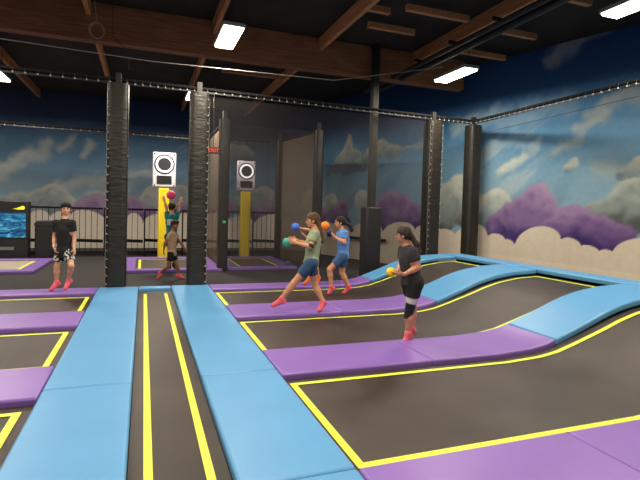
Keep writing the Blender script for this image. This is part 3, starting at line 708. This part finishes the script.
def add_hand(S, wrist, hd, pn, k, curl=.5, right=1):
    """wrist point, hand direction, palm normal (towards the held thing)"""
    hd = U3(hd); pn = np.array(pn, float); pn = U3(pn - hd * (pn @ hd)); sd = np.cross(hd, pn) * right
    for q in (-.026, -.009, .009, .026): S.rc(wrist + sd * q * .55 * k, .0155 * k, wrist + hd * .075 * k + sd * q * k, .012 * k, .012)
    for q, L in ((-.03, .056), (-.0105, .072), (.0105, .078), (.03, .07)):
        a = wrist + hd * .078 * k + sd * q * k; d1 = U3(hd + pn * curl * .7); d2 = U3(hd + pn * curl * 2.2); d3 = U3(hd * .4 + pn * curl * 2.2)
        b = a + d1 * L * .45 * k; c = b + d2 * L * .35 * k; e_ = c + d3 * L * .25 * k
        S.rc(a, .0095 * k, b, .009 * k, .003); S.rc(b, .009 * k, c, .0082 * k, .003); S.rc(c, .0082 * k, e_, .0072 * k, .003)
    a = wrist + hd * .022 * k + sd * .024 * k; b = a + U3(hd * .7 + sd * .9 + pn * .5) * .04 * k; c = b + U3(hd + sd * .3 + pn * .7) * .032 * k
    S.rc(a, .013 * k, b, .0105 * k, .008); S.rc(b, .0105 * k, c, .0085 * k, .003)

def person(P, bx, by, t, z0, H, J, face, skinm, hairm, shirtm, shortm, sockm, label, hair='short', hands=None, shoulderw=None, sockh=.035, shirt_len=.0, shorts_to=.62, slim=1.0, loose=1.0, hair_side=None, extra=None, group=None, tor=None):
    """J: photo pixel joints (px, py, depth offset m). t = distance along the view axis"""
    x, y = at_depth(bx, t, by); s = t / FPX; k = H / 1.62; h0 = kap(bx, by)[1] * t; l0 = lat(kap(bx, by)[0], t, h0)
    def j(n):
        q = J[n]; d = q[2] if len(q) > 2 else 0.
        sc = (t + d) / FPX
        # undo the small roll of the frame
        u_, k_ = kap(q[0], q[1]); h_ = k_ * t; return V(lat(u_, t, h_) - l0, d, h0 - h_)
    head = j('head'); neck = j('neck'); hipc = j('hip'); sl, sr = j('sl'), j('sr'); f = U3(face); up = U3(V(0, 0, 1) * 1.0 + (head - neck) * 1.5 * np.array([1, 1, 0])); sd = U3(np.cross(f, up)); f = np.cross(up, sd)
    R = np.array([sd, f, up])
    B_ = SDF(.0085)
    kl = k * slim
    hk = max(k, .86)
    B_.el(head + up * .015 * hk, V(.074, .09, .1) * hk, R); B_.el(head - up * .045 * hk + f * .02 * hk, V(.05, .062, .055) * hk, R, .03)
    B_.rc(head + f * .088 * hk - up * .002, .008 * hk, head + f * .104 * hk - up * .024 * hk, .013 * hk, .012)     # nose
    B_.rc(head + f * .078 * hk - up * .056 * hk - sd * .016, .009 * hk, head + f * .078 * hk - up * .056 * hk + sd * .016, .009 * hk, .008)  # lips
    B_.el(head + f * .07 * hk - up * .088 * hk, V(.018, .014, .014) * hk, R, .02)       # chin
    for q in (-1, 1): B_.el(head + sd * q * .076 * hk - f * .005 - up * .01 * hk, V(.012, .022, .032) * hk, R, .006)  # ears
    B_.rc(neck - up * .03 * k, .052 * kl, head - up * .05 * hk - f * .012, .045 * kl, .03)
    ld = U3(sr - sl); mid_ = (sl + sr) / 2; bk = U3(np.cross(ld, V(0, 0, 1)))
    hw = ld * .075 * kl; 
    if 'hipdir' in J: hw = U3(V(*J['hipdir'])) * .075 * kl
    hl, hr = hipc - hw, hipc + hw
    chest = mid_ * .72 + hipc * .28 + V(0, 0, .0)
    waist = mid_ * .38 + hipc * .62
    Rt_ = np.array([ld, bk, U3(np.cross(ld, bk))])
    def torso(S, g, kk=.05):
        S.rc(sl + ld * .035 * k - V(0, 0, .012), .048 * kl + g, sr - ld * .035 * k - V(0, 0, .012), .048 * kl + g, kk)
        S.el(chest, V(.15 * kl + g, .098 * kl + g, .15 * k + g), Rt_, kk)
        S.el(waist, V(.122 * kl + g, .085 * kl + g, .14 * k + g), Rt_, kk)
        S.rc(hl, .088 * kl + g, hr, .088 * kl + g, kk)
        S.rc(chest, .09 * kl + g, hipc, .09 * kl + g, kk)
        S.rc(neck - V(0, 0, .05) * k, .05 * kl + g, chest, .07 * kl + g, kk)
    torso(B_, 0)
    hands = hands or {}
    for a, sh in (('l', sl), ('r', sr)):
        el_, wr, ha = j('e' + a), j('w' + a), j('h' + a)
        B_.rc(sh, .047 * kl, el_, .036 * kl, .03); B_.rc(el_, .037 * kl, el_ * .6 + wr * .4, .037 * kl, .02); B_.rc(el_ * .6 + wr * .4, .036 * kl, wr, .024 * kl, .02)
        pn, curl, rg = hands.get(a, ((0, 0, -1), .45, 1))
        hdv = ha - wr
        B_.rc(wr, .024 * kl, wr + U3(hdv) * .02, .02 * kl, .01)
        add_hand(B_, wr + U3(hdv) * .012, hdv, pn, max(k, .85), curl, rg)
    legs = {}
    for a, hp in (('l', hl), ('r', hr)):
        kn, an, to = j('k' + a), j('a' + a), j('t' + a)
        legs[a] = (hp, kn, an, to)
        B_.rc(hp, .085 * kl, kn, .052 * kl, .04); B_.rc(kn, .053 * kl, kn * .65 + an * .35, .054 * kl, .02); B_.rc(kn * .65 + an * .35, .053 * kl, an, .033 * kl, .02)
        fd = U3((to - an) * V(1, 1, 1)); hz = U3((to - an) * V(1, 1, 0) + 1e-6)
        heel = an - hz * .035 * k - V(0, 0, .04) * k
        B_.rc(an, .034 * kl, heel, .03 * k, .02); B_.rc(heel, .03 * k, to - hz * .03 * k, .027 * k, .02); B_.rc(an, .03 * k, to - hz * .05 * k, .026 * k, .02)
    pos, fc = B_.mesh()
    me = bpy.data.meshes.new('person'); me.from_pydata(pos.tolist(), [], fc.tolist()); me.materials.append(skinm)
    for p in me.polygons: p.use_smooth = True
    zmin = float(pos[:, 2].min())
    o = link('person', me, None, (x, y, z0 - zmin + .004)); o.rotation_euler = (0, 0, -YAW)
    sm_ = o.modifiers.new('relax', 'SMOOTH'); sm_.factor = .4; sm_.iterations = 1
    tag(o, label, 'person', group)
    # shirt
    S = SDF(.01); torso(S, .016 * loose)
    hem = hipc - V(0, 0, .05) * k + V(0, 0, -shirt_len)
    S.rc(hipc, .105 * kl * loose, hem - V(0, 0, .05), .115 * kl * loose, .05)
    for a, sh in (('l', sl), ('r', sr)):
        el_ = j('e' + a); S.rc(sh, .062 * kl * loose, sh * .38 + el_ * .62, .06 * kl * loose, .03)
        d = U3(el_ - sh); c0 = sh * .42 + el_ * .58
        wrp = j('w' + a)
        S.cuts.append(lambda X, Y, Z, c0=c0, d=d, rr=.085 * kl * loose: np.minimum(np.maximum(((X - c0[0]) * d[0] + (Y - c0[1]) * d[1] + (Z - c0[2]) * d[2]), np.sqrt((X - c0[0]) ** 2 + (Y - c0[1]) ** 2 + (Z - c0[2]) ** 2) - rr * 1.2), 1e9) if False else
                      np.where(np.sqrt((X - c0[0]) ** 2 + (Y - c0[1]) ** 2 + (Z - c0[2]) ** 2) < rr, ((X - c0[0]) * d[0] + (Y - c0[1]) * d[1] + (Z - c0[2]) * d[2]), -1.))
    S.cuts.append(lambda X, Y, Z: (hem[2] - Z) + 0 * X)
    nc = neck + U3(f * V(1, 1, 0)) * .02 + V(0, 0, .035) * k
    S.cuts.append(lambda X, Y, Z: .068 * k - np.sqrt((X - nc[0]) ** 2 + (Y - nc[1]) ** 2 + (Z - nc[2]) ** 2))
    sdf_obj('tshirt', S, shirtm, o)
    # shorts
    S = SDF(.01); S.rc(hl, .1 * kl, hr, .1 * kl, .03); S.rc(hipc + V(0, 0, .06), .1 * kl, hipc, .1 * kl, .04)
    for a in 'lr':
        hp, kn, an, to = legs[a]; e_ = hp * (1 - shorts_to) + kn * shorts_to; d = U3(kn - hp)
        S.rc(hp, .104 * kl, hp * (1 - shorts_to) + kn * shorts_to + d * .04, .084 * kl * loose, .03)
        S.cuts.append(lambda X, Y, Z, c0=e_, d=d: np.where(np.sqrt((X - c0[0]) ** 2 + (Y - c0[1]) ** 2 + (Z - c0[2]) ** 2) < .13 * kl, ((X - c0[0]) * d[0] + (Y - c0[1]) * d[1] + (Z - c0[2]) * d[2]), -1.))
    sdf_obj('shorts', S, shortm, o)
    for a in 'lr':
        hp, kn, an, to = legs[a]; S = SDF(.009); hz = U3((to - an) * V(1, 1, 0) + 1e-6); heel = an - hz * .035 * k - V(0, 0, .04) * k
        top = an + U3(kn - an) * sockh * k
        S.rc(top, .045 * kl, an, .042 * kl, .02); S.rc(an, .04 * kl, heel, .036 * k, .02); S.rc(heel, .036 * k, to - hz * .03 * k, .033 * k, .02); S.rc(an, .037 * k, to - hz * .05 * k, .032 * k, .02)
        d = U3(kn - an); c0 = top
        S.cuts.append(lambda X, Y, Z, c0=c0, d=d: ((X - c0[0]) * d[0] + (Y - c0[1]) * d[1] + (Z - c0[2]) * d[2]))
        sdf_obj('sock', S, sockm, o, 1)
    # hair
    S = SDF(.009); S.el(head + up * .025 * hk - f * .014 * hk, V(.088, .1, .108) * hk, R)
    if hair == 'short': S.el(head + up * .078 * hk + f * .028 * hk, V(.084, .084, .056) * hk, R, .02)
    if hair in ('pony', 'bun', 'ponylow'):
        q0 = head - f * .1 * hk + up * (.04 if hair != 'ponylow' else .0) * hk
        pts = [j(n) for n in ('p1', 'p2', 'p3') if n in J]; prev = q0; rr = .034
        S.rc(q0 + f * .03, .03 * hk, q0, .032 * hk, .02)
        for q in pts: S.rc(prev, rr * hk, q, (rr + .004) * hk, .02); prev = q; rr = rr + .002
        S.rc(prev, rr * hk, prev + V(0, 0, -.04), .012, .02)
    rg_ = random.Random(int(H * 1000) + len(label))
    hc = head + up * .025 * hk - f * .014 * hk
    for q in range(46):
        th = rg_.uniform(0, 2 * math.pi); el0 = rg_.uniform(.25, 1.2); e1 = el0 - rg_.uniform(.35, .6)
        def pt(e, t2, g): return hc + (sd * math.cos(e) * math.cos(t2) * .088 + f * math.cos(e) * math.sin(t2) * .1 + up * math.sin(e) * .108) * hk * g
        S.rc(pt(el0, th, .97), .014 * hk, pt(e1, th + rg_.uniform(-.3, .3), 1.02), .008 * hk, .006)
    fc0 = head
    def facecut(X, Y, Z):
        a_ = (X - fc0[0]) * f[0] + (Y - fc0[1]) * f[1] + (Z - fc0[2]) * f[2]
        b_ = (X - fc0[0]) * up[0] + (Y - fc0[1]) * up[1] + (Z - fc0[2]) * up[2]
        s_ = np.abs((X - fc0[0]) * sd[0] + (Y - fc0[1]) * sd[1] + (Z - fc0[2]) * sd[2])
        return np.minimum(np.minimum(a_ - .028 * hk, .044 * hk - b_ - s_ * .35 + .012 * hk * np.sin(((X - fc0[0]) * sd[0] + (Y - fc0[1]) * sd[1]) * 190)), .2)
    def lowcut(X, Y, Z):
        a_ = (X - fc0[0]) * f[0] + (Y - fc0[1]) * f[1] + (Z - fc0[2]) * f[2]
        b_ = (X - fc0[0]) * up[0] + (Y - fc0[1]) * up[1] + (Z - fc0[2]) * up[2]
        return np.minimum(np.minimum(a_ + .045 * hk, -.06 * hk - b_), .2)
    S.cuts += [facecut, lowcut]
    sdf_obj('hair', S, hairm, o)
    for q in (-1, 1):
        c = head + sd * q * .03 * hk + f * .086 * hk + up * .012 * hk
        bm = B(); ball(bm, c, .011 * hk, 12, 8); me = bpy.data.meshes.new('eye'); bm.to_mesh(me); bm.free(); me.materials.append(mat('eye_dark', (28, 20, 18), .25, var=0)); smooth(me, 180); link('eye', me, o)
    bm = B(); tube(bm, [head + f * .089 * hk - up * .057 * hk + sd * q for q in (-.018, 0, .018)], .0035, 6); me = bpy.data.meshes.new('mouth'); bm.to_mesh(me); bm.free(); me.materials.append(mat('mouth_red', (120, 50, 44), .5, var=0)); link('mouth', me, o)
    if extra: extra(o, j, k, legs)
    return o, j, (x, y, z0 - zmin)
def pxw(px, py, t): q = at_depth(px, t, py); return Vector((q[0], q[1], z_at(px, py, t)))
def l2w(loc, p):   # local person coordinates -> world
    c, s = math.cos(-YAW), math.sin(-YAW); return Vector((loc[0] + c * p[0] - s * p[1], loc[1] + s * p[0] + c * p[1], loc[2] + p[2]))
def sleeve(o, name, a, ra, b, rb, m):
    S = SDF(.008); S.rc(a, ra, b, rb); d = U3(b - a); a1 = a.copy(); b1 = b.copy()
    S.cuts += [lambda X, Y, Z: ((X - b1[0]) * d[0] + (Y - b1[1]) * d[1] + (Z - b1[2]) * d[2]), lambda X, Y, Z: -((X - a1[0]) * d[0] + (Y - a1[1]) * d[1] + (Z - a1[2]) * d[2])]
    return sdf_obj(name, S, m, o, 1)
def dodgeball(c, r, col, name, label):
    o = mk('ball', ball(B(), c, r, 32, 20), mat('ball_' + name, col, .6, var=.08, vscale=20, bump=.1)); smooth(o.data, 180)
    tag(o, label, 'ball', 'foam dodgeballs'); return o
def fabric(n, c, var=.12): return mat('fabric_' + n, c, .9, var=var, vscale=18, bump=.5, bscale=14)
sk_l = skin('light', (214, 160, 128)); sk_t = skin('tan', (190, 132, 100)); sk_b = skin('brown', (150, 100, 72)); sk_w = skin('warm', (205, 146, 112))
h_br = mat('hair_brown', (84, 56, 36), .8, var=.3, vscale=30); h_bk = mat('hair_black', (32, 24, 22), .8, var=.3, vscale=30); h_db = mat('hair_dark_brown', (50, 34, 26), .8, var=.3, vscale=30)
pink = mat('pink_socks', (232, 100, 114), .8, var=.12, vscale=20); 
m_patt = mat('black_white_pattern', (95, 95, 92), .9, var=.0)
nt = m_patt.node_tree; nz1 = [n for n in nt.nodes if n.type == 'TEX_NOISE'][0]; nz1.inputs['Scale'].default_value = 22; nz1.inputs['Detail'].default_value = 1
cr = [n for n in nt.nodes if n.type == 'VALTORGB'][0]; cr.color_ramp.elements[0].position = .5; cr.color_ramp.elements[1].position = .55; cr.color_ramp.elements[0].color = (.012, .012, .012, 1); cr.color_ramp.elements[1].color = (.6, .58, .54, 1)

# P1 boy in black, left
def ex1(o, j, k, legs):
    w_ = j('wl'); e_ = j('el'); sleeve(o, 'wristband', w_, .028, w_ + U3(e_ - w_) * .03, .029, m_white)
person('boy', 65, 292, 8.62, .06, 1.58, dict(head=(66, 211, 0), neck=(65, 219, 0), sl=(56, 224.5, 0), sr=(72.5, 224.5, 0), hip=(64.5, 253, 0),
    el=(53.5, 239, .03), wl=(56.5, 248, -.08), hl=(59, 253, -.1), er=(73.5, 239, .03), wr=(75.5, 249, -.05), hr=(76.5, 254, -.06),
    kl=(57.5, 268, -.02), al=(55.5, 284, .04), tl=(52.5, 290.5, -.1), kr=(75.5, 266.5, -.14), ar=(67.5, 281, .05), tr=(65.5, 289.5, -.06)),
    (.45, -.9, -.05), sk_l, h_bk, fabric('black', (26, 25, 27)), m_patt, pink, 'boy in a black tee and black and white shorts standing by the left pillar', extra=ex1, slim=.9, shorts_to=.66, loose=1.12, shirt_len=.07,
    hands={'l': ((1, 0, 0), .5, 1), 'r': ((-1, 0, 0), .5, -1)})
# P2 walking child in tan
person('tan', 172, 279, 10.9, -.03, 1.36, dict(head=(174.8, 225.3, 0), neck=(172.8, 231, 0), sl=(172.2, 234.5, -.12), sr=(172.2, 234.5, .12), hip=(172, 254, 0), hipdir=(0, 1, 0),
    el=(167.5, 242.5, -.16), wl=(166, 249, -.14), hl=(165.8, 252, -.14), er=(179, 243, .12), wr=(184, 249.5, .1), hr=(186.5, 252, .1),
    kl=(169, 266.5, -.07), al=(160.5, 273, -.07), tl=(157.5, 278, -.07), kr=(176, 266.5, .07), ar=(178, 275.5, .07), tr=(184, 279, .07)),
    (1, -.25, 0), sk_b, h_bk, fabric('tan', (176, 148, 118)), fabric('black2', (26, 24, 26)), pink, 'child in a tan tee and black shorts walking right between the big pillars', shorts_to=.55, slim=.92,
    hands={'l': ((1, 0, 0), .4, 1), 'r': ((0, -1, 0), .4, 1)})
# P3 child in teal reaching up
def ex3(o, j, k, legs):
    n = j('neck'); h = j('hip'); c = n * .62 + h * .38; 
    bm = B(); box(bm, c[0] - .07, c[0] + .07, c[1] - .165, c[1] - .145, c[2] - .06, c[2] + .09); me = bpy.data.meshes.new('back_patch'); bm.to_mesh(me); bm.free(); me.materials.append(m_white); link('back_patch', me, o)
o3, j3, l3 = person('teal', 172, 273, 12.1, .02, 1.58, dict(head=(172, 211.5, 0), neck=(172, 218, 0), sl=(167, 221, 0), sr=(177, 221, 0), hip=(171.5, 241, 0),
    el=(165.5, 212.5, .08), wl=(164, 206, .05), hl=(163, 202, .05), er=(178, 212, .08), wr=(179, 207, .05), hr=(180.5, 203, .05),
    kl=(169.5, 256, 0), al=(169, 268, .03), tl=(168, 273, .14), kr=(173.5, 256, 0), ar=(174, 268, .03), tr=(174.5, 273, .14)),
    (.05, 1, .12), sk_l, h_db, fabric('teal', (20, 118, 124)), fabric('black3', (26, 26, 28)), fabric('sock_black', (24, 24, 26)), 'child in a teal shirt with arms raised under the pink ball', shorts_to=.6, extra=ex3,
    hands={'l': ((.3, 1, 0), .15, 1), 'r': ((-.3, 1, 0), .15, -1)})
q = at_depth(171, 12.3, 195); dodgeball((q[0], q[1], z_at(171, 195, 12.3)), .115, (240, 84, 130), 'pink', 'pink ball in the air above the child in teal')
# P6 partly hidden thrower
o6, j6, l6 = person('hidden', 312, 284, 10.15, .06, 1.5, dict(head=(313.5, 222, 0), neck=(315, 228.5, 0), sl=(316, 232.5, -.14), sr=(314, 232, .14), hip=(313.5, 252.5, 0), hipdir=(0, 1, 0),
    el=(308, 229, -.16), wl=(301.5, 227.8, -.1), hl=(298.5, 227, -.1), er=(309, 240, .2), wr=(304.5, 236, .2), hr=(302, 234, .2),
    kl=(309.5, 266, -.07), al=(309.5, 277, -.07), tl=(303, 282.5, -.07), kr=(316, 266.5, .07), ar=(318.5, 276.5, .07), tr=(316, 283, .0)),
    (-1, -.1, 0), sk_t, h_db, fabric('grey_green', (112, 122, 100)), fabric('dark_navy', (30, 34, 50)), mat('orange_socks', (240, 110, 60), .8), 'player mostly hidden behind the girl in green, stretching out a blue ball', slim=.85,
    hands={'l': ((0, 0, 1), .5, 1), 'r': ((0, 0, 1), .5, 1)})
c = l2w(l6, j6('hl') + V(-.06, 0, .015)); dodgeball(c, .085, (70, 110, 210), 'blue', 'blue ball held out left of the green shirt girl')
# P5 girl in blue
o5, j5, l5 = person('blue', 340, 295, 9.36, 0, 1.6, dict(head=(339.8, 223, 0), neck=(342.2, 229.3, 0), sl=(344.8, 233, -.15), sr=(341.8, 232.5, .15), hip=(342.8, 256.5, 0), hipdir=(.1, 1, 0),
    el=(344, 242, -.2), wl=(335.5, 237.5, -.16), hl=(331.5, 234, -.13), er=(335, 240, .12), wr=(331, 232, .0), hr=(329.5, 228, -.02),
    kl=(329.5, 269, -.09), al=(331.5, 286, -.09), tl=(327, 292.5, -.09), kr=(342.5, 274, .09), ar=(348.5, 287, .09), tr=(342.5, 293.5, .09), p1=(346, 223.5, .0), p2=(350, 226, 0), p3=(351.5, 230, 0)),
    (-1, -.15, 0), sk_w, h_bk, fabric('blue', (92, 140, 206)), fabric('denim', (58, 88, 126)), pink, 'girl in a blue tee and denim shorts holding an orange ball', hair='pony', shorts_to=.62, slim=1.0,
    hands={'l': ((0, .3, 1), .5, 1), 'r': ((-1, -.3, 0), .4, -1)})
c = pxw(325, 226, 9.36); dodgeball(c, .09, (248, 130, 40), 'orange', 'orange ball raised by the girl in blue')
c = l2w(l5, j5('hl') + V(-.03, .02, .04)); c.x -= .02; dodgeball(c, .048, (40, 44, 110), 'navy', 'small dark blue ball in the lower hand of the girl in blue')
# P4 girl in green
def ex4(o, j, k, legs):
    e_ = j('el'); s_ = j('sl'); w_ = j('wl'); sleeve(o, 'elbow_sleeve', e_ + U3(s_ - e_) * .045, .046, e_ - U3(s_ - e_) * .01, .044, m_black)
o4, j4, l4 = person('green', 312, 311.5, 7.45, .06, 1.56, dict(head=(312.2, 222.8, 0), neck=(315, 230.5, 0), sl=(315.5, 235.5, -.15), sr=(314, 235.5, .15), hip=(311, 264.5, 0), hipdir=(-.15, 1, 0),
    el=(310.5, 248, -.2), wl=(297, 244.5, -.16), hl=(291, 243, -.12), er=(305, 247, .16), wr=(297, 243, .03), hr=(291, 241.5, .02),
    kl=(294.5, 284, -.08), al=(282, 300, -.08), tl=(271.5, 306, -.1), kr=(314.5, 287, .09), ar=(323, 305, .07), tr=(318, 312, -.04), p1=(318.5, 226, .0), p2=(321, 235, 0), p3=(321.5, 243, 0)),
    (-1, -.15, 0), sk_w, h_br, fabric('sage', (150, 160, 128)), fabric('denim2', (46, 76, 112)), pink, 'girl in a sage green tee and denim shorts striding left with a teal ball', hair='pony', shorts_to=.6, extra=ex4,
    hands={'l': ((-.6, 1, .2), .45, -1), 'r': ((-.6, -1, .2), .45, 1)})
c = pxw(287, 242.5, 7.6); dodgeball(c, .075, (60, 160, 140), 'teal', 'teal ball held by the girl in green')
q = on_floor(288, 267.5, -.03); dodgeball((q[0], q[1], .07), .1, (20, 96, 110), 'dark_teal', 'dark teal ball lying on the floor of the rear court')
# P7 girl in black with knee pad
def ex7(o, j, k, legs):
    hp, kn, an, to = legs['l']; sleeve(o, 'knee_pad', kn + U3(hp - kn) * .1, .072 * k, kn - U3(hp - kn) * .11, .06 * k, m_black)
    a = hp * .45 + kn * .55; b_ = hp * .24 + kn * .76; sleeve(o, 'white_thigh_band', a + V(0, 0, -.0), .084 * k, b_, .075 * k, mat('white_cloth', (190, 190, 186), .8))
    h = j('hip'); S = SDF(.008); S.rc(h + V(.03, -.1, .03), .022, h + V(.1, -.07, .055), .015); sdf_obj('side_stripe', S, mat('white_cloth2', (190, 195, 198), .8), o, 1)
o7, j7, l7 = person('black', 409, 343, 6.04, 0, 1.47, dict(head=(403.5, 236.5, 0), neck=(406.5, 246, 0), sl=(411.5, 252, -.13), sr=(404.5, 251, .12), hip=(412, 283, 0), hipdir=(-.35, 1, 0),
    el=(415.5, 267, -.16), wl=(402.5, 273.5, -.16), hl=(396, 274, -.13), er=(403, 268, .14), wr=(398, 273, .05), hr=(393.5, 274, .0),
    kl=(408.5, 310, -.07), al=(407, 333, -.07), tl=(400, 341, -.12), kr=(414, 310, .09), ar=(412.5, 331, .09), tr=(407, 337, .09), p1=(411.5, 238.5, -.02), p2=(416, 245, -.03), p3=(418, 253.5, -.03)),
    (-.93, .35, -.1), sk_t, h_br if False else h_db, fabric('charcoal', (44, 42, 44)), fabric('black7', (24, 23, 25)), pink, 'girl in a charcoal tee with a black knee pad holding a yellow ball', hair='ponylow', shorts_to=.52, extra=ex7, slim=1.12,
    hands={'l': ((0, .7, .7), .45, -1), 'r': ((0, -.3, 1), .45, 1)})
c = pxw(391, 272.2, 6.05); dodgeball(c, .062, (244, 200, 30), 'yellow', 'yellow ball held by the girl in charcoal')
